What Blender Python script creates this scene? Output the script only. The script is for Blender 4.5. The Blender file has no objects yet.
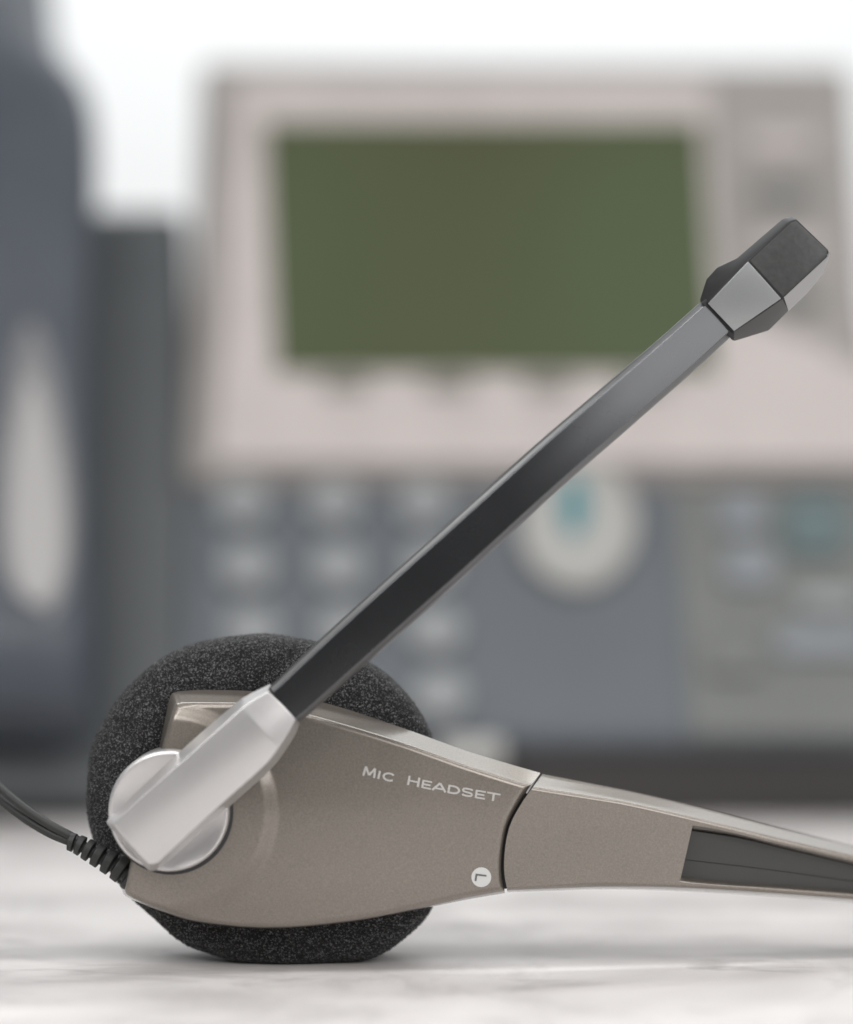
import bpy, bmesh, math, random
import numpy as np
from mathutils import Vector, Matrix, Euler, noise
random.seed(4); rng = np.random.default_rng(7)
scene = bpy.context.scene
COL = scene.collection

# ------------------------------------------------------------------ camera
FPX = 2647.0          # focal length in pixels of the 853 px wide picture
DC = 0.45             # metres from lens to the plane of the headset's face
HC = 0.0788           # height of the lens above the table
cam_d = bpy.data.cameras.new('camera')
cam_d.sensor_fit = 'HORIZONTAL'; cam_d.sensor_width = 24.0
cam_d.lens = FPX / 853.0 * 24.0
cam_d.clip_start = 0.01; cam_d.clip_end = 50
cam_d.dof.use_dof = True
cam_d.dof.focus_distance = DC + 0.0050
cam_d.dof.aperture_fstop = 3.4
cam = bpy.data.objects.new('camera', cam_d); COL.objects.link(cam)
cam.location = (0, -DC, HC); cam.rotation_euler = (math.radians(90), 0, 0)
scene.camera = cam

# ------------------------------------------------------------------ light and exposure
w = bpy.data.worlds.new('World'); scene.world = w; w.use_nodes = True
bg = w.node_tree.nodes['Background']
bg.inputs[0].default_value = (0.93, 0.96, 1.0, 1); bg.inputs[1].default_value = 0.13

def area(name, loc, target, sx, sy, power, color=(1, 1, 1)):
    l = bpy.data.lights.new(name, 'AREA'); l.shape = 'RECTANGLE'
    l.size = sx; l.size_y = sy; l.energy = power; l.color = color
    o = bpy.data.objects.new(name, l); COL.objects.link(o)
    o.location = loc
    o.rotation_euler = (Vector(target) - Vector(loc)).to_track_quat('-Z', 'Y').to_euler()
    return o
area('softbox_overhead', (-0.42, -0.56, 0.66), (0, 0.02, 0.03), 0.7, 0.40, 3.7, (1, 0.985, 0.97))
area('softbox_front_right', (0.62, -0.85, 0.58), (0, 0.0, 0.05), 0.75, 0.60, 5.9, (1, 0.985, 0.975))  # added softbox; its reflection lightens the boom's upper end
area('strip_overhead', (0.04, -0.13, 0.50), (0.0, 0.0, 0.03), 1.25, 0.075, 2.15, (1, 0.99, 0.98))
area('wall_fill_light', (0.0, 0.75, 1.3), (0, 1.3, 0.45), 1.6, 0.4, 20.5, (0.97, 0.99, 1))  # added unseen light that brings the wall up to white

scene.view_settings.view_transform = 'Standard'
scene.view_settings.look = 'None'
scene.view_settings.exposure = 0.0
scene.view_settings.gamma = 1.0
scene.cycles.use_denoising = True
scene.cycles.max_bounces = 8

# ------------------------------------------------------------------ helpers
def W(px, py, y=0.0):
    """world point seen at picture position px, py when it stands at depth y"""
    D = DC + y
    return Vector(((px - 426.5) / FPX * D, y, HC - (py - 512.0) / FPX * D))

def empty(name, loc, label, cat, group=None):
    o = bpy.data.objects.new(name, None); COL.objects.link(o)
    o.location = loc; o.empty_display_size = 0.02
    o['label'] = label; o['category'] = cat
    if group: o['group'] = group
    return o

def link(name, me, mat, parent=None, smooth=True, label=None):
    o = bpy.data.objects.new(name, me); COL.objects.link(o)
    me.name = name
    if mat is not None:
        for m in (mat if isinstance(mat, (list, tuple)) else [mat]):
            me.materials.append(m)
    if smooth:
        me.shade_smooth()
    if parent is not None:
        o.parent = parent
        root = parent
        off = Vector(root.location)
        while root.parent is not None:
            root = root.parent; off += Vector(root.location)
        me.transform(Matrix.Translation(-off))
    if label: o['label'] = label
    return o

def mesh(verts, faces):
    me = bpy.data.meshes.new('m'); me.from_pydata([tuple(v) for v in verts], [], faces); me.update()
    bm = bmesh.new(); bm.from_mesh(me); bmesh.ops.recalc_face_normals(bm, faces=bm.faces); bm.to_mesh(me); bm.free()
    return me

def bevel(o, width, seg=3, angle=30):
    m = o.modifiers.new('bevel', 'BEVEL'); m.width = width; m.segments = seg
    m.limit_method = 'ANGLE'; m.angle_limit = math.radians(angle)
    m.use_clamp_overlap = True
    return o

def autosmooth(o, ang=35):
    me = o.data
    bm = bmesh.new(); bm.from_mesh(me)
    for e in bm.edges:
        if len(e.link_faces) == 2 and e.calc_face_angle(0) > math.radians(ang): e.smooth = False
    bm.to_mesh(me); bm.free()

def catmull(pts, n):
    """n samples per span through the points, end point left out"""
    P = [np.array(p, float) for p in pts]
    P = [2 * P[0] - P[1]] + P + [2 * P[-1] - P[-2]]
    out = []
    for i in range(1, len(P) - 2):
        a, b, c, d = P[i - 1], P[i], P[i + 1], P[i + 2]
        for k in range(n):
            t = k / n
            out.append(0.5 * ((2 * b) + (-a + c) * t + (2 * a - 5 * b + 4 * c - d) * t * t + (-a + 3 * b - 3 * c + d) * t ** 3))
    return out

def outline(segs, n=12):
    o = []
    for s in segs: o += catmull(s, n)
    return np.array(o)

def poly_dist(P, Q):
    """distance of points P (m,2) to closed polyline Q"""
    A = Q; B = np.roll(Q, -1, 0); best = np.full(len(P), 1e9)
    for a, b in zip(A, B):
        ab = b - a; L = (ab ** 2).sum() + 1e-12
        t = np.clip(((P - a) @ ab) / L, 0, 1)
        d = np.hypot(*(P - (a + t[:, None] * ab)).T)
        best = np.minimum(best, d)
    return best

def shell(Fo, Bo, centre, face_y, depth_y, r_px, rings=70, extra=0.0):
    """closed shell: front face inside outline Fo at depth face_y(px,py), its edge rounded over
    r_px, then a side wall running out to outline Bo at depth depth_y, closed at the back"""
    n = len(Fo); c = np.array(centre, float); S = DC / FPX
    ts = np.linspace(0.02, 1, rings)
    ts = np.concatenate([ts[ts < 0.9], 1 - 0.1 * np.linspace(1, 0, 34) ** 2])
    verts = []; faces = []
    c_y = face_y(c[0], c[1]); verts.append(W(c[0], c[1], c_y))
    R = r_px * S
    for t in ts:
        P = c + (Fo - c) * t
        d = poly_dist(P, Fo)
        for p, dd in zip(P, d):
            y = face_y(p[0], p[1])
            if dd < 0.94 * r_px: y += R - math.sqrt(max(0, R * R - (0.94 * R - dd * S) ** 2))
            verts.append(W(p[0], p[1], y))
    edge_y = np.array([face_y(p[0], p[1]) + 0.659 * R for p in Fo])
    for k in (0.12, 0.35, 0.65, 1.0):
        P = Fo + (Bo - Fo) * k
        for p, ey in zip(P, edge_y):
            verts.append(W(p[0], p[1], ey + (depth_y - ey) * k))
    nr = len(ts) + 4
    for i in range(n):
        faces.append((0, 1 + i, 1 + (i + 1) % n))
    for r in range(nr - 1):
        for i in range(n):
            a = 1 + r * n + i; b = 1 + r * n + (i + 1) % n
            faces.append((a, a + n, b + n, b))
    # back: step in and close
    last = 1 + (nr - 1) * n
    base = len(verts)
    P = c + (Bo - c) * 0.9
    for p in P: verts.append(W(p[0], p[1], depth_y + 0.0006))
    for i in range(n):
        a = last + i; b = last + (i + 1) % n
        faces.append((a, base + i, base + (i + 1) % n, b))
    ci = len(verts); verts.append(W(c[0], c[1], depth_y + 0.0006))
    for i in range(n): faces.append((base + i, ci, base + (i + 1) % n))
    return mesh(verts, faces)

def sweep(path, radii, seg=20, cap=True, flat=None):
    verts = []; faces = []
    n = len(path); up = Vector((0, 1, 0))
    for i, p in enumerate(path):
        t = (path[min(i + 1, n - 1)] - path[max(i - 1, 0)]).normalized()
        a = t.cross(up).normalized(); b = a.cross(t).normalized()
        for k in range(seg):
            th = 2 * math.pi * k / seg
            verts.append(p + a * math.cos(th) * radii[i] + b * math.sin(th) * radii[i])
    for i in range(n - 1):
        for k in range(seg):
            q = (k + 1) % seg
            faces.append((i * seg + k, i * seg + q, (i + 1) * seg + q, (i + 1) * seg + k))
    if cap:
        faces.append(tuple(range(seg))); faces.append(tuple((n - 1) * seg + k for k in range(seg)))
    return verts, faces

def smoothstep(a, b, x):
    t = min(1, max(0, (x - a) / (b - a))); return t * t * (3 - 2 * t)

# ------------------------------------------------------------------ materials
def new_mat(name):
    m = bpy.data.materials.new(name); m.use_nodes = True
    nt = m.node_tree; return m, nt, nt.nodes['Principled BSDF']

def basic(name, col, rough=0.5, metal=0.0, coat=0.0, grain=0.0, grain_scale=6000, bump=0.0, bump_scale=5000, spec=0.5, cloud=0.0):
    m, nt, b = new_mat(name)
    b.inputs['Base Color'].default_value = (*col, 1)
    b.inputs['Roughness'].default_value = rough
    b.inputs['Metallic'].default_value = metal
    b.inputs['Coat Weight'].default_value = coat
    b.inputs['Coat Roughness'].default_value = 0.12
    b.inputs['Specular IOR Level'].default_value = spec
    tc = nt.nodes.new('ShaderNodeTexCoord')
    if grain > 0 or cloud > 0:
        nz = nt.nodes.new('ShaderNodeTexNoise'); nz.inputs['Scale'].default_value = grain_scale; nz.inputs['Detail'].default_value = 2
        nt.links.new(tc.outputs['Object'], nz.inputs['Vector'])
        n2 = nt.nodes.new('ShaderNodeTexNoise'); n2.inputs['Scale'].default_value = 60; n2.inputs['Detail'].default_value = 5
        nt.links.new(tc.outputs['Object'], n2.inputs['Vector'])
        r = nt.nodes.new('ShaderNodeMapRange')
        r.inputs['From Min'].default_value = 0.3; r.inputs['From Max'].default_value = 0.7
        r.inputs['To Min'].default_value = 1 - grain; r.inputs['To Max'].default_value = 1 + grain
        nt.links.new(nz.outputs['Fac'], r.inputs['Value'])
        r2 = nt.nodes.new('ShaderNodeMapRange')
        r2.inputs['From Min'].default_value = 0.3; r2.inputs['From Max'].default_value = 0.7
        r2.inputs['To Min'].default_value = 1 - cloud; r2.inputs['To Max'].default_value = 1 + cloud
        nt.links.new(n2.outputs['Fac'], r2.inputs['Value'])
        mu = nt.nodes.new('ShaderNodeMath'); mu.operation = 'MULTIPLY'
        nt.links.new(r.outputs[0], mu.inputs[0]); nt.links.new(r2.outputs[0], mu.inputs[1])
        vm = nt.nodes.new('ShaderNodeVectorMath'); vm.operation = 'SCALE'
        vm.inputs[0].default_value = col
        nt.links.new(mu.outputs[0], vm.inputs['Scale'])
        nt.links.new(vm.outputs[0], b.inputs['Base Color'])
        rr = nt.nodes.new('ShaderNodeMapRange')
        rr.inputs['To Min'].default_value = max(0, rough - 0.06); rr.inputs['To Max'].default_value = rough + 0.06
        nt.links.new(n2.outputs['Fac'], rr.inputs['Value']); nt.links.new(rr.outputs[0], b.inputs['Roughness'])
    if bump > 0:
        nb = nt.nodes.new('ShaderNodeTexNoise'); nb.inputs['Scale'].default_value = bump_scale; nb.inputs['Detail'].default_value = 2
        nt.links.new(tc.outputs['Object'], nb.inputs['Vector'])
        bp = nt.nodes.new('ShaderNodeBump'); bp.inputs['Strength'].default_value = bump; bp.inputs['Distance'].default_value = 0.0001
        nt.links.new(nb.outputs['Fac'], bp.inputs['Height']); nt.links.new(bp.outputs[0], b.inputs['Normal'])
    return m

M_TAUPE = basic('champagne_paint', (0.232, 0.206, 0.178), rough=0.35, metal=0.55, coat=0.6, grain=0.12, grain_scale=3300, bump=0.06, bump_scale=3300, cloud=0.02)
M_SILVER = basic('satin_silver', (0.64, 0.625, 0.62), rough=0.31, metal=0.7, coat=0.15, grain=0.02, grain_scale=5000, bump=0.03, cloud=0.015)
M_BOOM = basic('gunmetal_lacquer', (0.066, 0.068, 0.071), rough=0.27, metal=0.85, grain=0.02, bump=0.02, cloud=0.03)
M_MICSIL = basic('grey_silver', (0.385, 0.393, 0.398), rough=0.38, metal=0.6, grain=0.03, bump=0.03, cloud=0.03)
M_MICDARK = basic('charcoal_plastic', (0.032, 0.032, 0.033), rough=0.45, metal=0.0, spec=0.2, bump=0.03, grain=0.03)
M_RUBBER = basic('black_rubber', (0.022, 0.023, 0.022), rough=0.55, bump=0.08, grain=0.08, grain_scale=2500)
M_DARK = basic('black_plastic', (0.02, 0.02, 0.02), rough=0.45, grain=0.02)
M_SLIDER = basic('dark_slider_plastic', (0.05, 0.05, 0.047), rough=0.35, bump=0.05, grain=0.05)
M_PRINT = basic('pale_print', (0.45, 0.435, 0.415), rough=0.5)
M_BADGE = basic('white_print', (0.62, 0.62, 0.61), rough=0.5)
M_INK = basic('grey_ink', (0.13, 0.13, 0.13), rough=0.5)
M_PBEZEL = basic('pinkish_grey_plastic', (0.475, 0.430, 0.414), rough=0.5, cloud=0.05)
M_PUPPER = basic('grey_beige_plastic', (0.285, 0.265, 0.25), rough=0.5, cloud=0.05)
M_PDARK = basic('slate_plastic', (0.095, 0.107, 0.122), rough=0.45, cloud=0.06)
M_PCRADLE = basic('charcoal_cradle', (0.078, 0.086, 0.091), rough=0.5, cloud=0.05)
M_HANDSET = basic('bluish_charcoal', (0.055, 0.065, 0.081), rough=0.45, cloud=0.05)
M_PKEY = basic('grey_key', (0.24, 0.252, 0.258), rough=0.45)
M_PNAV = basic('pale_grey_key', (0.35, 0.347, 0.33), rough=0.4)
M_TEAL = basic('teal_mark', (0.025, 0.18, 0.21), rough=0.4)
M_TEAL2 = basic('dull_teal_key', (0.085, 0.125, 0.132), rough=0.4)
M_OLIVE = basic('olive_grey_plastic', (0.145, 0.152, 0.145), rough=0.5, cloud=0.05)
M_BLUEKEY = basic('bluish_grey_key', (0.20, 0.215, 0.235), rough=0.4)
M_SOFTKEY = basic('grey_soft_key', (0.22, 0.21, 0.19), rough=0.4)  # even warm grey of the keys under the display
M_FOOT = basic('foot_shade_brown', (0.035, 0.031, 0.031), rough=0.55)  # dark tone holds the shade under the phone's front

def screen_mat():
    m, nt, b = new_mat('green_lcd')
    tc = nt.nodes.new('ShaderNodeTexCoord'); nz = nt.nodes.new('ShaderNodeTexNoise')
    nz.inputs['Scale'].default_value = 6; nz.inputs['Detail'].default_value = 1
    nt.links.new(tc.outputs['Object'], nz.inputs['Vector'])
    cr = nt.nodes.new('ShaderNodeValToRGB')
    cr.color_ramp.elements[0].position = 0.35; cr.color_ramp.elements[0].color = (0.070, 0.072, 0.038, 1)
    cr.color_ramp.elements[1].position = 0.65; cr.color_ramp.elements[1].color = (0.078, 0.104, 0.056, 1)
    nt.links.new(nz.outputs['Fac'], cr.inputs[0]); nt.links.new(cr.outputs[0], b.inputs['Base Color'])
    b.inputs['Roughness'].default_value = 0.4; b.inputs['Specular IOR Level'].default_value = 0.15
    return m
M_LCD = screen_mat()

def foam_mat():
    m, nt, b = new_mat('black_foam')
    tc = nt.nodes.new('ShaderNodeTexCoord')
    v = nt.nodes.new('ShaderNodeTexVoronoi'); v.inputs['Scale'].default_value = 5400
    nt.links.new(tc.outputs['Object'], v.inputs['Vector'])
    cr = nt.nodes.new('ShaderNodeValToRGB')
    e = cr.color_ramp.elements
    e[0].position = 0.0; e[0].color = (0.004, 0.004, 0.004, 1)
    e[1].position = 1.0; e[1].color = (0.20, 0.20, 0.205, 1)
    a = e.new(0.5); a.color = (0.009, 0.009, 0.0095, 1)
    a = e.new(0.74); a.color = (0.032, 0.032, 0.033, 1)
    sep = nt.nodes.new('ShaderNodeSeparateColor')
    nt.links.new(v.outputs['Color'], sep.inputs[0])
    nt.links.new(sep.outputs[0], cr.inputs[0])
    nt.links.new(cr.outputs[0], b.inputs['Base Color'])
    bp = nt.nodes.new('ShaderNodeBump'); bp.inputs['Strength'].default_value = 0.8; bp.inputs['Distance'].default_value = 0.0003
    nt.links.new(v.outputs['Distance'], bp.inputs['Height']); bp.invert = True
    nt.links.new(bp.outputs[0], b.inputs['Normal'])
    b.inputs['Roughness'].default_value = 0.7
    b.inputs['Specular IOR Level'].default_value = 0.35
    b.inputs['Sheen Weight'].default_value = 0.05
    return m
M_FOAM = foam_mat()

def table_mat():
    m, nt, b = new_mat('pale_marble')
    N = nt.nodes; L = nt.links
    tc = N.new('ShaderNodeTexCoord')
    mp = N.new('ShaderNodeMapping'); mp.inputs['Scale'].default_value = (1, 1, 1); mp.inputs['Rotation'].default_value = (0, 0, 0.35)
    L.new(tc.outputs['Object'], mp.inputs['Vector'])
    n1 = N.new('ShaderNodeTexNoise'); n1.inputs['Scale'].default_value = 16; n1.inputs['Detail'].default_value = 8; n1.inputs['Distortion'].default_value = 1.2
    L.new(mp.outputs[0], n1.inputs['Vector'])
    cr = N.new('ShaderNodeValToRGB'); e = cr.color_ramp.elements
    e[0].position = 0.36; e[0].color = (0.62, 0.59, 0.58, 1)
    e[1].position = 0.60; e[1].color = (0.79, 0.76, 0.745, 1)
    L.new(n1.outputs['Fac'], cr.inputs[0])
    # thin wandering veins: ridge of a second noise
    n2 = N.new('ShaderNodeTexNoise'); n2.inputs['Scale'].default_value = 11; n2.inputs['Detail'].default_value = 10; n2.inputs['Roughness'].default_value = 0.62; n2.inputs['Distortion'].default_value = 0.6
    L.new(mp.outputs[0], n2.inputs['Vector'])
    s = N.new('ShaderNodeMath'); s.operation = 'SUBTRACT'; s.inputs[1].default_value = 0.5; L.new(n2.outputs['Fac'], s.inputs[0])
    ab = N.new('ShaderNodeMath'); ab.operation = 'ABSOLUTE'; L.new(s.outputs[0], ab.inputs[0])
    vr = N.new('ShaderNodeMapRange'); vr.inputs['From Min'].default_value = 0.0; vr.inputs['From Max'].default_value = 0.035
    vr.inputs['To Min'].default_value = 0.88; vr.inputs['To Max'].default_value = 1.0
    L.new(ab.outputs[0], vr.inputs['Value'])
    # broad darker bands running across the table
    sp = N.new('ShaderNodeSeparateXYZ'); L.new(tc.outputs['Object'], sp.inputs[0])
    n3 = N.new('ShaderNodeTexNoise'); n3.inputs['Scale'].default_value = 14; n3.inputs['Detail'].default_value = 6
    L.new(tc.outputs['Object'], n3.inputs['Vector'])
    last = None
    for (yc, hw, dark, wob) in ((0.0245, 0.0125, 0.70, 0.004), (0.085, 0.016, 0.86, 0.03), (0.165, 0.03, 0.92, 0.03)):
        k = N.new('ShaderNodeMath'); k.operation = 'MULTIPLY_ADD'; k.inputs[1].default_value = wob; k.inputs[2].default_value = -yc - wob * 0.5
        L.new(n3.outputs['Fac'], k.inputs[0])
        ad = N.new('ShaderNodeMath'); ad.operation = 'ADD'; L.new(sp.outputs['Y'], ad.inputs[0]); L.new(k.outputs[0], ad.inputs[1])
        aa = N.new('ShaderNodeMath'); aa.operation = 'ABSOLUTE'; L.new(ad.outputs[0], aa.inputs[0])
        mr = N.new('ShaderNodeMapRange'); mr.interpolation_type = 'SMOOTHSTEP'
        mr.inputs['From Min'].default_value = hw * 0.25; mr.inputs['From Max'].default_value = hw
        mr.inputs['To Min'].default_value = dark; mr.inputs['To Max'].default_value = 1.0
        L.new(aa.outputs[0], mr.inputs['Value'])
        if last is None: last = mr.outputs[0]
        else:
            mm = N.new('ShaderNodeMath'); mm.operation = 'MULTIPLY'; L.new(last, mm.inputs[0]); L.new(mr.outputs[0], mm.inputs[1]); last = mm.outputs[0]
    n4 = N.new('ShaderNodeTexNoise'); n4.inputs['Scale'].default_value = 55; n4.inputs['Detail'].default_value = 9; n4.inputs['Roughness'].default_value = 0.6; n4.inputs['Distortion'].default_value = 0.9
    mp2 = N.new('ShaderNodeMapping'); mp2.inputs['Rotation'].default_value = (0, 0, -0.5); mp2.inputs['Scale'].default_value = (0.5, 1.2, 1)
    L.new(tc.outputs['Object'], mp2.inputs['Vector']); L.new(mp2.outputs[0], n4.inputs['Vector'])
    r4 = N.new('ShaderNodeMapRange'); r4.inputs['From Min'].default_value = 0.56; r4.inputs['From Max'].default_value = 0.70
    r4.inputs['To Min'].default_value = 1.0; r4.inputs['To Max'].default_value = 0.66
    L.new(n4.outputs['Fac'], r4.inputs['Value'])
    mv = N.new('ShaderNodeMath'); mv.operation = 'MULTIPLY'; L.new(vr.outputs[0], mv.inputs[0]); L.new(r4.outputs[0], mv.inputs[1])
    m2 = N.new('ShaderNodeMath'); m2.operation = 'MULTIPLY'; L.new(last, m2.inputs[0]); L.new(mv.outputs[0], m2.inputs[1])
    vm = N.new('ShaderNodeVectorMath'); vm.operation = 'SCALE'; L.new(cr.outputs[0], vm.inputs[0]); L.new(m2.outputs[0], vm.inputs['Scale'])
    L.new(vm.outputs[0], b.inputs['Base Color'])
    b.inputs['Roughness'].default_value = 0.42
    b.inputs['Specular IOR Level'].default_value = 0.35
    nb = N.new('ShaderNodeTexNoise'); nb.inputs['Scale'].default_value = 500; nb.inputs['Detail'].default_value = 4
    L.new(tc.outputs['Object'], nb.inputs['Vector'])
    bp = N.new('ShaderNodeBump'); bp.inputs['Strength'].default_value = 0.25; bp.inputs['Distance'].default_value = 0.0002
    L.new(nb.outputs['Fac'], bp.inputs['Height']); L.new(bp.outputs[0], b.inputs['Normal'])
    return m
M_TABLE = table_mat()
M_WALL = basic('white_wall_paint', (0.86, 0.87, 0.87), rough=0.9, cloud=0.01)

# ------------------------------------------------------------------ the setting
def box_mesh(x0, x1, y0, y1, z0, z1):
    v = [(x, y, z) for z in (z0, z1) for y in (y0, y1) for x in (x0, x1)]
    f = [(0, 1, 3, 2), (4, 6, 7, 5), (0, 4, 5, 1), (2, 3, 7, 6), (0, 2, 6, 4), (1, 5, 7, 3)]
    return mesh(v, f)
t = link('table', box_mesh(-1.0, 1.0, -0.35, 1.05, -0.03, 0.0), M_TABLE, smooth=False)
t['kind'] = 'structure'; t['label'] = 'pale marbled table top under the headset'; t['category'] = 'table'
bevel(t, 0.002, 3)
wl = link('wall', box_mesh(-2.5, 2.5, 1.3, 1.36, -0.8, 2.2), M_WALL, smooth=False)
wl['kind'] = 'structure'; wl['label'] = 'bright white wall behind the desk phone'; wl['category'] = 'wall'

# ------------------------------------------------------------------ the headset
hs = empty('headset', (W(263, 962, 0.02).x, 0.018, 0.0),
           'taupe and silver headset with black foam ear pad and raised microphone boom', 'headset')

# foam ear pad -------------------------------------------------------
def foam():
    NPHI, NS = 1000, 270
    yc = 0.0138
    S = (DC + yc) / FPX
    C = W(264, 801.0, yc)
    prof = catmull([(0.30, 0.0140), (0.42, 0.0110), (0.60, 0.0092), (0.80, 0.0090), (0.95, 0.0104), (1.0, 0.0138),
                    (0.985, 0.0195), (0.88, 0.0275), (0.66, 0.0305), (0.42, 0.0300), (0.30, 0.0270)], 40)
    prof = np.array(prof + [np.array((0.30, 0.0280))])
    d = np.r_[0, np.cumsum(np.hypot(np.diff(prof[:, 0]) * 0.03, np.diff(prof[:, 1])))]
    s = np.linspace(0, d[-1], NS)
    pr = np.interp(s, d, prof[:, 0]); py = np.interp(s, d, prof[:, 1])
    ph = np.linspace(0, 2 * np.pi, NPHI, endpoint=False)
    # outline, measured in picture pixels about the centre
    c, sn = np.cos(ph), np.sin(ph)
    op = [(441, 800), (441, 770), (433, 735), (415, 705), (390, 680), (367, 663), (330, 647), (290, 638), (245, 636), (205, 642), (165, 658), (130, 686),
          (104, 722), (89, 762), (86, 800), (94, 840), (113, 875), (136, 903), (151, 917), (169, 932), (197, 949), (214, 954.5), (235, 961), (260, 965), (300, 967), (340, 964.5), (362, 960), (380, 954), (399, 944), (415, 930), (425, 917), (432, 908), (439, 870), (442, 835)]
    ang = np.array([math.atan2(801 - y, x - 264) % (2 * math.pi) for x, y in op]); rad = np.array([math.hypot(801 - y, x - 264) for x, y in op])
    o_ = np.argsort(ang); ang = ang[o_]; rad = rad[o_]
    aa = np.r_[ang[-3:] - 2 * np.pi, ang, ang[:3] + 2 * np.pi]; rr = np.r_[rad[-3:], rad, rad[:3]]
    R = np.interp(ph, aa, rr)
    kk = np.hanning(41); kk /= kk.sum()
    R = np.convolve(np.r_[R[-20:], R, R[:20]], kk, 'valid')
    R = R * (1 + 0.003 * np.sin(9 * ph + 2) + 0.002 * np.sin(17 * ph))
    X = C.x + np.outer(pr, R * c) * S
    Z = C.z + np.outer(pr, R * sn) * S
    Y = np.repeat(py[:, None], NPHI, 1)
    V = np.stack([X, Y, Z], -1)
    # normals by differences
    dp = np.roll(V, -1, 1) - np.roll(V, 1, 1)
    ds = np.gradient(V, axis=0)
    Nn = np.cross(ds, dp); Nn /= np.linalg.norm(Nn, axis=-1, keepdims=True) + 1e-12
    ctr = np.array([C.x, yc, C.z])
    mid = V[NS // 2, 0] - ctr
    if np.dot(Nn[NS // 2, 0], mid) < 0: Nn = -Nn
    j = rng.normal(0, 1, (NS, NPHI))
    k = rng.normal(0, 1, (NS, NPHI))
    k = (k + np.roll(k, 1, 0) + np.roll(k, -1, 0) + np.roll(k, 1, 1) + np.roll(k, -1, 1)) / 2.2
    big = np.zeros((NS, NPHI))
    for _ in range(14):
        u, v_, w_ = rng.normal(0, 260, 3)
        big += np.sin(V[..., 0] * u + V[..., 1] * v_ + V[..., 2] * w_ + rng.uniform(0, 6.28))
    V = V + Nn * (j * 0.00006 + k * 0.00005 + big * 0.000045)[..., None]
    V[..., 2] = np.maximum(V[..., 2], 0.00025 + np.abs(j) * 0.00006)
    idx = np.arange(NS * NPHI).reshape(NS, NPHI)
    a = idx[:-1]; b = np.roll(idx, -1, 1)[:-1]; c2 = np.roll(idx, -1, 1)[1:]; d2 = idx[1:]
    F = np.stack([a, b, c2, d2], -1).reshape(-1, 4)
    me = bpy.data.meshes.new('ear_pad')
    me.vertices.add(NS * NPHI); me.vertices.foreach_set('co', V.reshape(-1))
    me.loops.add(F.size); me.loops.foreach_set('vertex_index', F.reshape(-1).astype(np.int32))
    me.polygons.add(len(F)); me.polygons.foreach_set('loop_start', np.arange(0, F.size, 4, dtype=np.int32))
    me.update(); me.validate()
    return me
link('ear_pad', foam(), M_FOAM, hs, smooth=False)
# speaker cup hidden in the middle of the pad
def disc_mesh(cx, cy, r_px, prof, seg=128, yref=0.0):
    """lathe about the y axis; prof = [(radius fraction, y)]"""
    S = (DC + yref) / FPX; C = W(cx, cy, yref); verts = []; faces = []
    for (rf, y) in prof:
        for k in range(seg):
            th = 2 * math.pi * k / seg
            verts.append((C.x + rf * r_px * S * math.cos(th), y, C.z + rf * r_px * S * math.sin(th)))
    n = len(prof)
    for i in range(n - 1):
        for k in range(seg):
            q = (k + 1) % seg
            faces.append((i * seg + k, i * seg + q, (i + 1) * seg + q, (i + 1) * seg + k))
    faces.append(tuple(range(seg))); faces.append(tuple((n - 1) * seg + k for k in range(seg)))
    return mesh(verts, faces)
o = link('speaker_cup', disc_mesh(264, 806, 112, [(0.6, 0.0285), (0.96, 0.0265), (1.0, 0.024), (1.0, 0.0092), (0.97, 0.0080), (0.0001, 0.0080)]), M_DARK, hs)
autosmooth(o)

# ear housing -------------------------------------------------------
HF = outline([
    [(181, 702), (205, 702), (262, 704), (320, 717), (400, 741), (470, 765.5), (531, 785)],
    [(531, 785), (518.5, 803), (507.5, 824), (502.5, 848), (501.5, 872), (504.5, 891)],
    [(504.5, 891), (470, 897), (420, 908), (350, 921), (270, 927.5), (200, 921.5), (160, 910), (133, 898.5)],
    [(133, 898.5), (125.6, 892.5), (126.5, 882), (132, 856), (146, 800), (162, 748), (173.5, 708), (181, 702)]])
HB = outline([
    [(177, 691.5), (205, 690), (262, 692), (325, 703), (400, 727), (470, 752), (540.5, 773)],
    [(540.5, 773), (523, 800), (510, 824), (504, 848), (502.5, 872), (505, 893)],
    [(505, 893), (470, 899), (420, 909), (350, 922), (270, 928.5), (200, 922.5), (160, 911), (131, 899)],
    [(131, 899), (123.2, 893), (124.5, 882), (130, 856), (144, 800), (159, 748), (169.5, 699), (177, 691.5)]])
PC = (171, 812)
def house_y(px, py):
    y = 0.0014 * ((py - 815) / 110.0) ** 2 + 0.0024 * ((px - 300) / 200.0) ** 2
    r = math.hypot(px - PC[0], (py - PC[1]) * 1.0)
    y -= 0.0011 * (1 - smoothstep(91, 110, r))
    return y
housing = link('ear_housing', shell(HF, HB, (310, 812), house_y, 0.0082, 7.0, rings=150), M_TAUPE, hs)
autosmooth(housing, 50)

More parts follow.
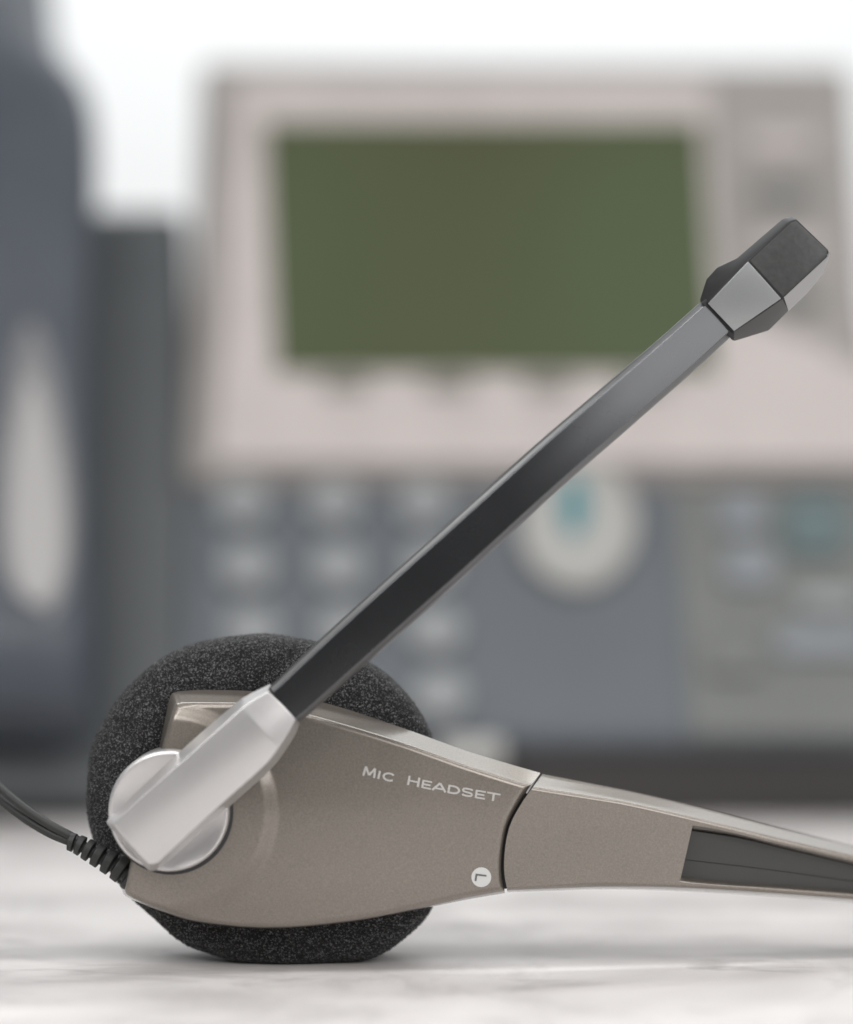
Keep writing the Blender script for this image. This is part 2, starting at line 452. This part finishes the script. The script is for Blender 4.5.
# band arm, with its slot and slider --------------------------------------
def arm():
    # key columns, each a list of picture points: silhouette, front edge, slot top, slot bottom, bottom front, bottom back
    def col(sil, fr, st, sb, bt, bb): return [sil, fr, st, sb, bt, bb]
    seam = catmull([(533.8, 786), (521, 804), (510, 825), (505, 849), (504.2, 872), (507.3, 890)], 8)
    seam = [tuple(p) for p in seam] + [(507.3, 890)]
    A = col((542.6, 774), seam[0], seam[20], seam[36], seam[-1], (507.5, 892))
    cols = [
        A,
        col((620, 789), (618, 799.5), (600, 826), (594, 866), (588, 886.5), (588, 889)),
        col((705, 808.5), (699, 818), (692.5, 826), (680, 881), (676, 887.5), (676, 890.5)),
        col((790, 830), (788, 840), (787, 846), (785, 889), (784, 894), (784, 897)),
        col((900, 856), (900, 865), (900, 871), (900, 898), (900, 903), (900, 906)),
        col((1040, 880), (1040, 888), (1040, 893), (1040, 910), (1040, 914), (1040, 917)),
    ]
    def bend(px):
        return 0.0026 + 0.0000246 * (px - 505) + 0.010 * max(0, (px - 640) / 400.0) ** 2
    NU = 18; NV = [4, 14, 26, 8, 3]
    # dense columns
    dense = []
    keyc = [np.array(c) for c in cols]
    for k in range(len(keyc) - 1):
        for i in range(NU):
            t = i / NU
            a = keyc[max(k - 1, 0)] if k > 0 else 2 * keyc[0] - keyc[1]
            b = keyc[k]; c = keyc[k + 1]; d = keyc[k + 2] if k + 2 < len(keyc) else 2 * keyc[-1] - keyc[-2]
            if k in (0,):
                p = b + (c - b) * t
            else:
                p = 0.5 * ((2 * b) + (-a + c) * t + (2 * a - 5 * b + 4 * c - d) * t * t + (-a + 3 * b - 3 * c + d) * t ** 3)
            dense.append((p, k, t))
    dense.append((keyc[-1], len(keyc) - 2, 1.0))
    verts = []; rows = []
    slot_col0 = 2 * NU
    # column index list with duplicated column at the slot start for the step
    order = []
    order = [(p, False, t if k == 0 else None) for (p, k, t) in dense[:slot_col0 + 1]] + [(p, True, None) for (p, k, t) in dense[slot_col0:]]
    shift = []; sy_ = [q[1] for q in seam]; sx_ = [q[0] for q in seam]
    S = DC / FPX
    for (p, slot, kt) in order:
        colv = []
        ybase = bend(p[2][0])
        def put(q, y): verts.append(W(q[0], q[1], y)); colv.append(len(verts) - 1)
        # back top, silhouette down to the front edge
        sil, fr, st, sb, bt, bb = p
        if kt is not None:
            def put(q, y, kt=kt):
                q = np.array(q, float); n_ = len(colv)
                if kt == 0:
                    shift.append(np.interp(q[1], sy_, sx_) - q[0] if seam[0][1] <= q[1] <= seam[-1][1] else 0.0)
                q = q + (shift[n_] * (1 - kt), 0)
                verts.append(W(q[0], q[1], y)); colv.append(len(verts) - 1)
        put(sil + (0, 0.2), ybase + 0.0080)
        for i in range(NV[0]):
            f = i / NV[0]; q = sil + (fr - sil) * f
            put(q, ybase + 0.0075 * (1 - f) + 0.00073 * f)
        for i in range(NV[1]):      # rail above the slot, rounded edge
            LL = np.hypot(*(st - fr)); r = min(6.5, LL * 0.8)
            r9 = 0.94 * r
            d_ = r * (math.sin(math.radians(70)) - math.sin(math.radians(70 * (1 - i / 9)))) if i <= 9 else r9 + (LL - r9) * (i - 9) / (NV[1] - 9)
            f = d_ / LL; q = fr + (st - fr) * f
            d = min(d_ + 0.06 * r, r)
            y = ybase + (S * (r - math.sqrt(max(0, r * r - (r - d) ** 2))))
            put(q, y)
        if slot:
            put(st, ybase + 0.0001); put(st + (0, 0.05), ybase + 0.0036)
        for i in range(NV[2]):
            if slot and i == 0: continue
            # seam column follows the seam curve instead of a straight line
            f = i / NV[2]; q = st + (sb - st) * f
            put(q, ybase + (0.0036 if slot else 0.0))
        if not slot: put(sb, ybase)
        if slot:
            put(sb - (0, 0.05), ybase + 0.0036); put(sb, ybase + 0.0001)
        for i in range(1, NV[3]):
            f = i / NV[3]; q = sb + (bt - sb) * f
            d = np.hypot(*(q - bt)); r = 3.5
            put(q, ybase + S * (r - math.sqrt(max(0, r * r - (r - min(d, r)) ** 2))))
        for i in range(NV[4] + 1):
            f = i / NV[4]; q = bt + (bb - bt) * f
            put(q, ybase + 0.0006 + 0.0070 * f)
        rows.append((colv, slot))
    # pad the columns to one length
    L = max(len(c) for c, _ in rows)
    def pad(colv, slot):
        if slot: return colv
        i1 = 1 + NV[0] + NV[1]          # index of st
        out = colv[:i1 + 1] + [colv[i1]] + colv[i1 + 1:]
        # bottom edge of the slot: duplicate sb
        i2 = 1 + NV[0] + NV[1] + 1 + NV[2]
        out = out[:i2 + 1] + [out[i2]] + out[i2 + 1:]
        return out
    cols2 = [pad(c, s) for c, s in rows]
    L = min(len(c) for c in cols2)
    faces = []
    for a, b in zip(cols2[:-1], cols2[1:]):
        for i in range(L - 1):
            f = [a[i], a[i + 1], b[i + 1], b[i]]
            g = []
            for x in f:
                if x not in g: g.append(x)
            if len(g) >= 3: faces.append(tuple(g))
    # back faces
    for a, b in zip(cols2[:-1], cols2[1:]):
        if a[0] != b[0]: faces.append((a[0], b[0], b[-1], a[-1]))
    faces.append(tuple(cols2[0])); faces.append(tuple(dict.fromkeys(cols2[-1])))
    me = mesh(verts, faces)
    bm = bmesh.new(); bm.from_mesh(me); bmesh.ops.remove_doubles(bm, verts=bm.verts, dist=1e-7)
    bmesh.ops.recalc_face_normals(bm, faces=bm.faces); bm.to_mesh(me); bm.free()
    return me, bend
arm_me, bend = arm()
armo = link('band_arm', arm_me, M_TAUPE, hs); autosmooth(armo, 62)

# slider in the slot, running on into the head band that curves away
def slider():
    top = catmull([(688, 829), (740, 837), (790, 849), (900, 874), (1040, 896), (1160, 908), (1260, 915)], 12)
    bot = catmull([(676, 877), (740, 883), (790, 886), (900, 895), (1040, 908), (1160, 920), (1260, 930)], 12)
    V = []; F = []
    n = len(top)
    for i in range(n):
        y = bend(top[i][0]) + 0.0021
        dx = max(0, top[i][0] - 1000) / 400.0
        y += 0.03 * dx * dx
        a, b = top[i], bot[i]
        q = a + (b - a) * 0.62
        for (p, yy) in ((a, y + 0.003), (a, y + 0.0004), (a + (b - a) * 0.03, y), (q, y), (q + (0, 0.8), y + 0.00025), (b, y + 0.0003), (b, y + 0.003)):
            V.append(W(p[0], p[1], yy))
    for i in range(n - 1):
        for k in range(7):
            a = i * 7 + k; b = i * 7 + (k + 1) % 7
            F.append((a, b, b + 7, a + 7))
    F.append(tuple(range(7))); F.append(tuple((n - 1) * 7 + k for k in range(7)))
    return mesh(V, F)
sl = link('band_slider', slider(), M_SLIDER, hs, smooth=False)
# black liner closing the seam between housing and arm from behind
lin = [(500, 790), (536, 795), (526, 886), (492, 890.5)]
V = [W(x, y, 0.0045) for x, y in lin] + [W(x, y, 0.0078) for x, y in lin]
o = link('seam_liner', mesh(V, [(0, 1, 2, 3), (4, 7, 6, 5), (0, 4, 5, 1), (1, 5, 6, 2), (2, 6, 7, 3), (3, 7, 4, 0)]), M_DARK, hs, smooth=False)

# pivot disc ------------------------------------------------------------
o = link('pivot_disc', disc_mesh(169, 811, 60.5, [(1.0, 0.007), (1.0, -0.0030), (0.995, -0.0034), (0.975, -0.0038), (0.95, -0.0039), (0.92, -0.0037), (0.6, -0.00345), (0.3, -0.0033), (0.0001, -0.0033)], yref=-0.003), M_SILVER, hs)
autosmooth(o, 40)
# dark recess ring around the disc
o = link('pivot_recess', disc_mesh(171, 812.5, 62, [(0.5, 0.003), (1.0, 0.003), (1.0, -0.00125), (0.985, -0.00135), (0.9, -0.00135)], yref=-0.001), M_DARK, hs)
autosmooth(o, 40)

# boom clip --------------------------------------------------------------
CF = outline([
    [(118, 818), (150, 789), (200, 745), (238, 711), (250, 702), (268, 691)],
    [(268, 691), (282, 704), (296, 719)],
    [(296, 719), (290, 730), (277, 750), (262, 768), (215, 810), (158, 863)],
    [(158, 863), (152, 864), (147, 862), (130, 844), (115.5, 827), (114.5, 822.5), (118, 818)]], 10)
CB = outline([
    [(112, 815), (146, 783), (195, 738), (235, 704), (248, 695), (270, 684)],
    [(270, 684), (286, 701), (300, 719)],
    [(300, 719), (296, 733), (283, 754), (267, 773), (220, 815), (161, 868)],
    [(161, 868), (152, 871), (145, 867), (126, 846), (108.5, 825.5), (107.5, 820), (112, 815)]], 10)
ux, uy = 0.745, -0.667
def clip_y(px, py):
    s = (px - 128) * ux + (py - 846) * uy          # along the clip, in pixels
    v = (px - 128) * uy * -1 + (py - 846) * ux     # across it
    y = -0.0088 + 0.00000018 * (s - 90) ** 2 / 4
    y += 0.000028 * max(0, s - 177)
    y += 0.0000006 * v * v
    return y
clip = link('boom_clip', shell(CF, CB, (205, 776), clip_y, -0.0036, 1.3, rings=110), M_SILVER, hs)
autosmooth(clip, 28)

# boom tube ----------------------------------------------------------------
def boom():
    cen = [(284, 705), (297, 694), (340, 654.5), (388, 611), (455, 551), (516, 495.5), (560, 456), (608, 414.5), (642, 385), (680, 352), (717, 318.5)]
    hw = [23, 23.5, 24.5, 25, 25, 24.5, 24.5, 24.3, 24, 23.8, 23.5]
    pts = catmull([(*c, h) for c, h in zip(cen, hw)], 10) + [np.array((717, 318.5, 23.5))]
    L = np.r_[0, np.cumsum([np.hypot(*(b - a)[:2]) for a, b in zip(pts[:-1], pts[1:])])]
    path = []; S = DC / FPX
    for p, l in zip(pts, L):
        y = -0.0072 + 0.0108 * (l / L[-1]) ** 3.1
        path.append((W(p[0], p[1], y), p[2] * S, l / L[-1]))
    verts = []; faces = []
    # cross section: across (fraction of half width), depth; flat face, narrow chamfer, rounded back
    def section(h, f):
        return [(-1.0, 0.0018), (-0.985, 0.0009), (-0.90, 0.0005), (-0.80, 0.00035), (-0.76, 0.0001), (-0.72, 0.0), (-0.4, -0.00007), (0, -0.0001), (0.4, -0.00007),
                (0.74, 0.0), (0.78, 0.0001), (0.83, 0.00045), (0.93, 0.0009), (0.985, 0.0014), (1.0, 0.0022), (0.95, 0.0036), (0.8, 0.0044), (0, 0.0048), (-0.8, 0.0044), (-0.95, 0.0034)]
    n = len(path); ns = 20
    for i, (p, h, f) in enumerate(path):
        t = (path[min(i + 1, n - 1)][0] - path[max(i - 1, 0)][0]).normalized()
        a = t.cross(Vector((0, 1, 0))).normalized()      # across, lower right
        b = a.cross(t).normalized()
        if b.y < 0: b = -b
        if a.z > 0: a = -a
        for (u, d) in section(h, f):
            verts.append(p + a * u * h + b * d)
    for i in range(n - 1):
        for k in range(ns):
            q = (k + 1) % ns
            faces.append((i * ns + k, i * ns + q, (i + 1) * ns + q, (i + 1) * ns + k))
    faces.append(tuple(range(ns))); faces.append(tuple((n - 1) * ns + k for k in range(ns)))
    me = mesh(verts, faces)
    for k, p in enumerate(me.polygons):
        p.material_index = 0 if (k % ns) in range(4, 9) and k < (n - 1) * ns else 1
    return me
M_TRIM = basic('satin_gunmetal_edge', (0.17, 0.172, 0.175), rough=0.33, metal=0.8, bump=0.02, cloud=0.03)
o = link('microphone_boom', boom(), [M_BOOM, M_TRIM], hs); autosmooth(o, 22)

# microphone head ---------------------------------------------------------
def mic():
    YF = 0.0014
    fr = [(707.5, 303.5), (728, 281.5), (748, 260), (789, 222), (796, 219), (828.5, 250), (828, 256), (784, 297), (782, 299), (761, 313.5), (733.5, 332)]
    ou = [(699, 301), (706, 279), (717, 267), (736, 258.5), (783, 218), (794, 216.5), (831, 253), (824, 274), (806, 295), (788, 312), (780, 320), (769, 331), (733, 342)]
    def f(i, dy=0.0): return W(*fr[i], YF + dy)
    V = [f(i, 0.0 if 2 <= i <= 8 else {0: 0.0016, 10: 0.0016, 1: 0.0008, 9: 0.0008}[i]) for i in range(11)]
    oy = [0.0040, 0.0040, 0.0040, 0.0030, 0.0026, 0.0022, 0.0014, 0.0030, 0.0036, 0.0036, 0.0042, 0.0042, 0.0040]
    O = [W(*ou[i], YF + oy[i]) for i in range(13)]
    cx, cy = 768, 275
    Bk = [W(cx + (x - cx) * 0.84, cy + (y - cy) * 0.84, YF + 0.0085) for x, y in ou]
    v = V + O + Bk
    o0 = 11; b0 = 24
    F = []; mats = []
    def add(*idx, m=0): F.append(tuple(idx)); mats.append(m)
    add(0, 1, 2, 8, 9, 10)
    add(2, 3, 4, 5, 6, 7, 8, m=2)
    # strips
    add(0, o0 + 0, o0 + 1, o0 + 2, 1); add(1, o0 + 2, o0 + 3, 2)
    add(2, o0 + 3, o0 + 4, 3); add(3, o0 + 4, o0 + 5, 4); add(4, o0 + 5, o0 + 6, 5)
    add(5, o0 + 6, 6, m=3); add(6, o0 + 6, o0 + 7, o0 + 8, m=3); add(6, o0 + 8, o0 + 9, 7, m=3)
    add(7, o0 + 9, 8); add(8, o0 + 9, o0 + 10, m=1); add(8, o0 + 10, o0 + 11, 9, m=1); add(9, o0 + 11, o0 + 12, 10, m=1)
    add(10, o0 + 12, o0 + 0, 0)
    for i in range(13):
        j = (i + 1) % 13
        add(o0 + i, b0 + i, b0 + j, o0 + j, m=3 if i in (6, 7, 8) else 0)
    add(*[b0 + i for i in range(13)])
    me = bpy.data.meshes.new('m'); me.from_pydata([tuple(x) for x in v], [], F); me.update()
    for p, m in zip(me.polygons, mats): p.material_index = m
    bm = bmesh.new(); bm.from_mesh(me); bmesh.ops.recalc_face_normals(bm, faces=bm.faces); bm.to_mesh(me); bm.free()
    return me
M_MICSIDE = basic('bright_silver_side', (0.40, 0.40, 0.40), rough=0.3, metal=0.6)
M_MICMID = basic('smoked_grey_plastic', (0.085, 0.083, 0.083), rough=0.35, metal=0.1)
mh = link('microphone_head', mic(), [M_MICDARK, M_MICMID, M_MICDARK, M_MICSIDE], hs)
bevel(mh, 0.0005, 3, 12)
def plate(name, pts, y0, y1, mat, parent, bw=0.0002, ys=None, label=None, smooth=True):
    n = len(pts)
    ys = ys or [0] * n
    V = [W(x, y, y0 + d) for (x, y), d in zip(pts, ys)] + [W(x, y, y1 + d) for (x, y), d in zip(pts, ys)]
    F = [tuple(range(n)), tuple(n + i for i in reversed(range(n)))] + [(i, i + n, (i + 1) % n + n, (i + 1) % n) for i in range(n)]
    o = link(name, mesh(V, F), mat, parent, smooth=smooth, label=label)
    if bw: bevel(o, bw, 3, 25)
    return o
plate('front_panel', [(708, 303.5), (748, 261.5), (781, 298.5), (734, 331)], 0.0014 - 0.00012, 0.0016 + 0.0003, M_MICSIL, mh, 0.0001, ys=[0.0016, 0.0, 0.0, 0.0016])
M_GRILLE = basic('speckled_charcoal', (0.05, 0.05, 0.05), rough=0.45, metal=0.0, grain=0.16, grain_scale=900, bump=0.35, bump_scale=1500, cloud=0.15)
plate('sound_window', [(750, 261), (791, 223), (796, 221), (827, 250), (827, 256), (783, 296.5)], 0.0014 - 0.00010, 0.0017, M_GRILLE, mh, 0.0001)
plate('joint_collar', [(701, 303), (706, 299), (735, 333), (732, 340)], 0.0036, 0.0059, M_DARK, mh, 0.0001)

# lettering and badge -------------------------------------------------
def arc(cx, cy, rx, ry, a0, a1, n=14):
    return [(cx + rx * math.cos(math.radians(a0 + (a1 - a0) * k / n)), cy + ry * math.sin(math.radians(a0 + (a1 - a0) * k / n))) for k in range(n + 1)]
# pad printed capitals drawn as strokes in a unit box: x 0..1, y 0..1
GLYPH = {
    'M': [[(0.06, 0), (0.12, 1)], [(0.12, 1), (0.5, 0.18)], [(0.5, 0.18), (0.88, 1)], [(0.88, 1), (0.94, 0)]],
    'I': [[(0.5, 0), (0.5, 1)]],
    'C': [arc(0.53, 0.5, 0.47, 0.44, 42, 318, 24)],
    'H': [[(0.07, 0), (0.07, 1)], [(0.93, 0), (0.93, 1)], [(0.07, 0.5), (0.93, 0.5)]],
    'E': [[(0.08, 0), (0.08, 1)], [(0.08, 0.92), (1, 0.92)], [(0.08, 0.5), (0.9, 0.5)], [(0.08, 0.08), (1, 0.08)]],
    'A': [[(0.0, 0), (0.5, 1)], [(0.5, 1), (1.0, 0)], [(0.18, 0.3), (0.82, 0.3)]],
    'D': [[(0.07, 0), (0.07, 1)], [(0.07, 0.92), (0.45, 0.92)] + arc(0.45, 0.5, 0.48, 0.42, 90, -90, 16) + [(0.07, 0.08)]],
    'S': [[(0.92, 0.80), (0.84, 0.90), (0.68, 0.93), (0.32, 0.93), (0.14, 0.88), (0.08, 0.73), (0.14, 0.58), (0.32, 0.53),
           (0.68, 0.48), (0.86, 0.42), (0.92, 0.27), (0.86, 0.12), (0.68, 0.07), (0.32, 0.07), (0.15, 0.11), (0.08, 0.22)]],
    'T': [[(0.0, 0.92), (1, 0.92)], [(0.5, 0.0), (0.5, 0.92)]],
}
def letters():
    V = []; F = []; layer = 0
    spec = [('M', 0, 12.5, 9.6), ('I', 14.6, 3, 8.2), ('C', 20.0, 12, 8.2), ('H', 45.5, 11.5, 9.6), ('E', 60.0, 9.6, 8.2), ('A', 71.0, 13.5, 8.2),
            ('D', 86.5, 12, 8.2), ('S', 100.5, 11.5, 8.2), ('E', 114.5, 10, 8.2), ('T', 126.0, 13.5, 8.2)]
    def place(lx, ly, dz):
        ang = math.radians(13.2 - 4.2 * lx / 140)
        bx = 362.5 + lx * math.cos(math.radians(11.0)); by = 775.5 + lx * math.sin(math.radians(11.0)) + 0.9 * math.sin(math.pi * lx / 140)
        px = bx + ly * math.sin(ang) * 0.9; py = by - ly * math.cos(ang)
        return W(px, py, house_y(px, py) - 0.00003 - dz)
    for ch, x0, wd, h in spec:
        for st in GLYPH[ch]:
            layer += 1; dz = 0.000004 * (layer % 6)
            P = [np.array((x0 + x * wd, y * h)) for x, y in st]
            base = len(V)
            for i, p in enumerate(P):
                t = P[min(i + 1, len(P) - 1)] - P[max(i - 1, 0)]; t = t / np.hypot(*t)
                nrm = np.array((-t[1], t[0]))
                hw = 0.84 + 0.26 * abs(nrm[0])
                for sgn in (-1, 1):
                    q = p + nrm * hw * sgn
                    V.append(place(q[0], q[1], dz))
            for i in range(len(P) - 1):
                a = base + 2 * i; F.append((a, a + 2, a + 3, a + 1))
    me = bpy.data.meshes.new('m'); me.from_pydata([tuple(v) for v in V], [], F); me.update()
    return me
o = link('lettering', letters(), M_PRINT, housing, smooth=False, label='pale capitals reading MIC HEADSET')
def badge():
    V = []; n = 48
    for k in range(n):
        th = 2 * math.pi * k / n
        px = 481.3 + 9.9 * math.cos(th); py = 877.2 + 9.9 * math.sin(th)
        V.append(W(px, py, house_y(px, py) - 0.00004))
    me = bpy.data.meshes.new('m'); me.from_pydata([tuple(v) for v in V], [], [tuple(range(n))]); me.update(); return me
link('side_badge', badge(), M_BADGE, housing, smooth=False, label='round white badge with a small letter L turned sideways')
P = [(475.6, 873.6), (486.6, 875.0), (486.3, 876.6), (477.2, 875.6), (476.4, 881.2), (474.6, 881.0)]
V = [W(x, y, house_y(x, y) - 0.00008) for x, y in P]
link('badge_letter', mesh(V, [(0, 1, 2, 3, 4, 5)]), M_INK, housing, smooth=False)

# cable and its ribbed boot ----------------------------------------------
def boot():
    ctr = [(68, 841), (76, 843.5), (84, 847.5), (93, 852.5), (103.5, 858.5), (114.5, 865), (126, 873), (140, 884)]
    P = catmull(ctr, 24)
    S = DC / FPX
    path = []; rad = []
    N = len(P)
    for i, p in enumerate(P):
        u = i / 24.0                      # rib number
        ph = u % 1.0
        k = min(1, u / 6.0)
        r0 = 4.6 + 4.0 * k; r1 = 9.0 + 5.2 * k
        # ribs: wide rounded rings with narrow grooves
        g = abs(ph - 0.5) * 2              # 0 in the rib middle, 1 in the groove
        prof = 1 - smoothstep(0.55, 0.86, g)
        r = (r0 + (r1 - r0) * prof) * S
        path.append(W(p[0], p[1], 0.0045 + 0.0012 * (1 - k))); rad.append(r)
    V, F = sweep(path, rad, 28)
    return mesh(V, F)
bo = link('cable_boot', boot(), M_RUBBER, hs); autosmooth(bo, 40)
def cable():
    S = DC / FPX
    V = []; F = []
    for (dy, dd) in ((-4.0, 0.0), (4.4, 0.0004)):
        ctr = [(84, 845 + dy * 0.25, 0.0055), (70, 838.5 + dy * 0.7, 0.0058), (50, 829 + dy, 0.007), (25, 813.5 + dy * 1.2, 0.010), (0, 794 + dy * 1.4, 0.014), (-30, 766 + dy * 1.5, 0.020), (-70, 740 + dy, 0.03), (-130, 735 + dy, 0.045), (-200, 770 + dy, 0.06), (-290, 830 + dy, 0.07), (-370, 858 + dy, 0.075)]
        P = catmull(ctr, 12)
        path = [W(p[0], p[1], p[2] + dd) for p in P]
        for q in path: q.z = max(q.z, 0.0014)
        v, f = sweep(path, [4.6 * S] * len(path), 18)
        b = len(V); V += v; F += [tuple(b + i for i in x) for x in f]
    return mesh(V, F)
link('cable', cable(), M_RUBBER, hs)

# ------------------------------------------------------------------ the desk phone
PD0, PK = 0.672, 0.55      # depth of the panel's foot and lean of the panel (depth per height)
ZB = 0.018
PN = Vector((0, -1, PK)).normalized()
def PP(px, py, off=0.0):
    """point seen at px, py on the leaning phone panel, or on a plane lifted off it towards the front"""
    zr = -(py - 512.0) / FPX
    D = (PD0 + PK * (HC - ZB) - off * math.sqrt(1 + PK * PK)) / (1 - PK * zr)
    return Vector(((px - 426.5) / FPX * D, D - DC, HC + zr * D))
ph = empty('desk_phone', (0.0, PP(426, 745).y + 0.03, 0.0), 'grey corded desk phone with wide green display, blurred behind the headset', 'phone')
def slab(name, pts, off0, off1, mat, parent, bw=0.002, label=None, rnd=None):
    n = len(pts)
    V = [PP(x, y, off1) for x, y in pts] + [PP(x, y, off1) - PN * (off1 - off0) for x, y in pts]
    F = [tuple(range(n)), tuple(n + i for i in reversed(range(n)))] + [(i, i + n, (i + 1) % n + n, (i + 1) % n) for i in range(n)]
    o = link(name, mesh(V, F), mat, parent, smooth=False, label=label)
    if bw: bevel(o, bw, 3, 25)
    return o
def rrect(cx, cy, hx, hy, r=0.5, n=5, skew=0.0):
    r = min(hx, hy) * r; pts = []
    for (sx, sy, a0) in ((1, -1, -90), (1, 1, 0), (-1, 1, 90), (-1, -1, 180)):
        for k in range(n + 1):
            a = math.radians(a0 + 90 * k / n)
            x = cx + sx * (hx - r) + r * math.cos(a); y = cy + sy * (hy - r) + r * math.sin(a)
            pts.append((x + skew * (y - cy), y))
    return pts
slab('cradle_body', [(-125, 205), (185, 205), (200, 796), (-150, 796)], -0.022, -0.003, M_PCRADLE, ph, 0.004)
slab('lower_body', [(186, 440), (905, 440), (935, 742), (175, 742)], -0.022, 0.0, M_PDARK, ph, 0.004)
slab('upper_body', [(200, 57), (852, 60), (866, 290), (890, 478), (182, 480), (191, 290)], -0.018, 0.004, M_PUPPER, ph, 0.004)
bz = slab('display_frame', [(232, 80), (710, 80), (722, 300), (900, 385), (905, 462), (212, 462), (222, 300)], 0.004, 0.007, M_PBEZEL, ph, 0.002)
slab('display', [(264, 121), (702, 121), (716, 371), (276, 371)], 0.0068, 0.0076, M_LCD, ph, 0.0006)
for x in (345, 448, 548, 645):
    slab('soft_key', rrect(x, 381, 24, 7), 0.0068, 0.0090, M_SOFTKEY, ph, 0.0006)
for i in range(5):
    slab('line_key', rrect(782 + i * 2.5, 140 + i * 52, 34, 9), 0.0035, 0.0062, [M_PBEZEL, M_OLIVE][i % 2], ph, 0.0008)
for r in range(4):
    for c in range(3):
        slab('number_key', rrect(242 + c * 91 + r * (4.6 + c * 0.4), 500 + r * 64, 28, 23, 0.95), -0.0005, 0.004, M_PKEY, ph, 0.0012)
def ell(cx, cy, rx, ry, n=40): return [(cx + rx * math.cos(2 * math.pi * k / n), cy + ry * math.sin(2 * math.pi * k / n)) for k in range(n)]
nv = slab('navigation_pad', ell(578, 520, 60, 66), -0.0005, 0.0045, M_PNAV, ph, 0.0015)
slab('pad_mark', ell(574, 505, 13, 30), 0.004, 0.0052, M_TEAL, nv, 0.0005)
slab('side_panel', [(672, 486), (908, 486), (930, 735), (690, 735)], -0.0005, 0.0015, M_OLIVE, ph, 0.001)
for (x, y, hx, hy, m) in ((742, 512, 24, 18, M_BLUEKEY), (750, 565, 26, 18, M_BLUEKEY), (815, 522, 32, 30, M_TEAL2), (829, 600, 30, 12, M_PKEY),
                          (822, 640, 46, 14, M_BLUEKEY), (735, 660, 28, 13, M_OLIVE)):
    slab('function_key', rrect(x, y, hx, hy), 0.001, 0.0045, m, ph, 0.001)
slab('front_tab', rrect(472, 748, 32, 12), -0.006, 0.0035, M_PNAV, ph, 0.001)
# stand and feet that carry the leaning body
a = PP(426, 742)
o = link('front_foot', box_mesh(-0.052, 0.122, a.y + 0.006, a.y + 0.028, 0.0, a.z + 0.004), M_FOOT, ph, smooth=False); bevel(o, 0.002)  # supports the body; its dark colour stands in for the shadow below
tp = PP(426, 330, -0.022)
V = []
for x in (-0.09, 0.11):
    V += [(x, a.y + 0.045, 0), (x, tp.y + 0.035, 0), (x, tp.y + 0.003, tp.z), (x, a.y + 0.03, a.z + 0.005)]
o = link('rear_stand', mesh(V, [(0, 1, 2, 3), (4, 7, 6, 5), (0, 4, 5, 1), (1, 5, 6, 2), (2, 6, 7, 3), (3, 7, 4, 0)]), M_PCRADLE, ph, smooth=False); bevel(o, 0.002)

# handset lying in the cradle ------------------------------------------------
h0 = PP(-20, 720, 0.0)
hd = empty('telephone_handset', (h0.x, h0.y, h0.z), 'dark bluish handset standing upright in the cradle at the left of the desk phone', 'telephone handset')
def handset():
    V = []; F = []
    secs = []   # (py, left px, right px, off of back surface, thickness)
    key = [(735, -70, 60, 0.008, 0.012), (700, -88, 84, 0.026, 0.026), (640, -92, 92, 0.034, 0.030), (570, -84, 90, 0.034, 0.022), (450, -74, 86, 0.033, 0.018), (320, -74, 86, 0.034, 0.018),
           (190, -80, 92, 0.036, 0.020), (80, -90, 88, 0.036, 0.026), (25, -90, 54, 0.034, 0.030), (-50, -80, 44, 0.026, 0.024), (-75, -60, 30, 0.014, 0.012)]
    P = catmull(key, 6) + [np.array(key[-1])]
    n = 28
    for (py, l, r, off, th) in P:
        cx = (l + r) / 2; hw = (r - l) / 2
        for k in range(n):
            a = 2 * math.pi * k / n
            ca, sa = math.cos(a), math.sin(a)
            sx = math.copysign(abs(ca) ** 0.55, ca); sy = math.copysign(abs(sa) ** 0.7, sa)
            V.append(PP(cx + hw * sx, py, off) + PN * (- th / 2 + th / 2 * sy))
    m = len(P)
    for i in range(m - 1):
        for k in range(n):
            q = (k + 1) % n
            F.append((i * n + k, i * n + q, (i + 1) * n + q, (i + 1) * n + k))
    F.append(tuple(range(n))); F.append(tuple((m - 1) * n + k for k in range(n)))
    return mesh(V, F)
link('handset_body', handset(), M_HANDSET, hd)
M_SHEEN_CORE = basic('sheen_light_grey', (0.36, 0.35, 0.345), rough=0.4)
M_SHEEN_GREY = basic('sheen_grey', (0.20, 0.21, 0.22), rough=0.4)
def teardrop(cx, top, bot, hw):  # outline of the handset's sheen, painted as stepped grey plates
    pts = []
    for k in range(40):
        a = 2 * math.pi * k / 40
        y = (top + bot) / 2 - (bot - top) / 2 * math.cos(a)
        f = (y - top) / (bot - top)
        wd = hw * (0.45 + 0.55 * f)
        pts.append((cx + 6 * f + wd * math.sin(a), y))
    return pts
M_SHEEN_MID = basic('sheen_mid_grey', (0.20, 0.20, 0.205), rough=0.4)
slab('painted_sheen_edge', teardrop(30, 250, 640, 58), 0.028, 0.0330, basic('sheen_slate', (0.10, 0.11, 0.125), rough=0.4), hd, 0.003)  # outermost, darkest step of the painted sheen
slab('painted_sheen_mid', teardrop(31, 320, 622, 48), 0.030, 0.0342, M_SHEEN_MID, hd, 0.002)
slab('painted_sheen_core', teardrop(32, 375, 604, 37), 0.032, 0.0354, M_SHEEN_CORE, hd, 0.0015)
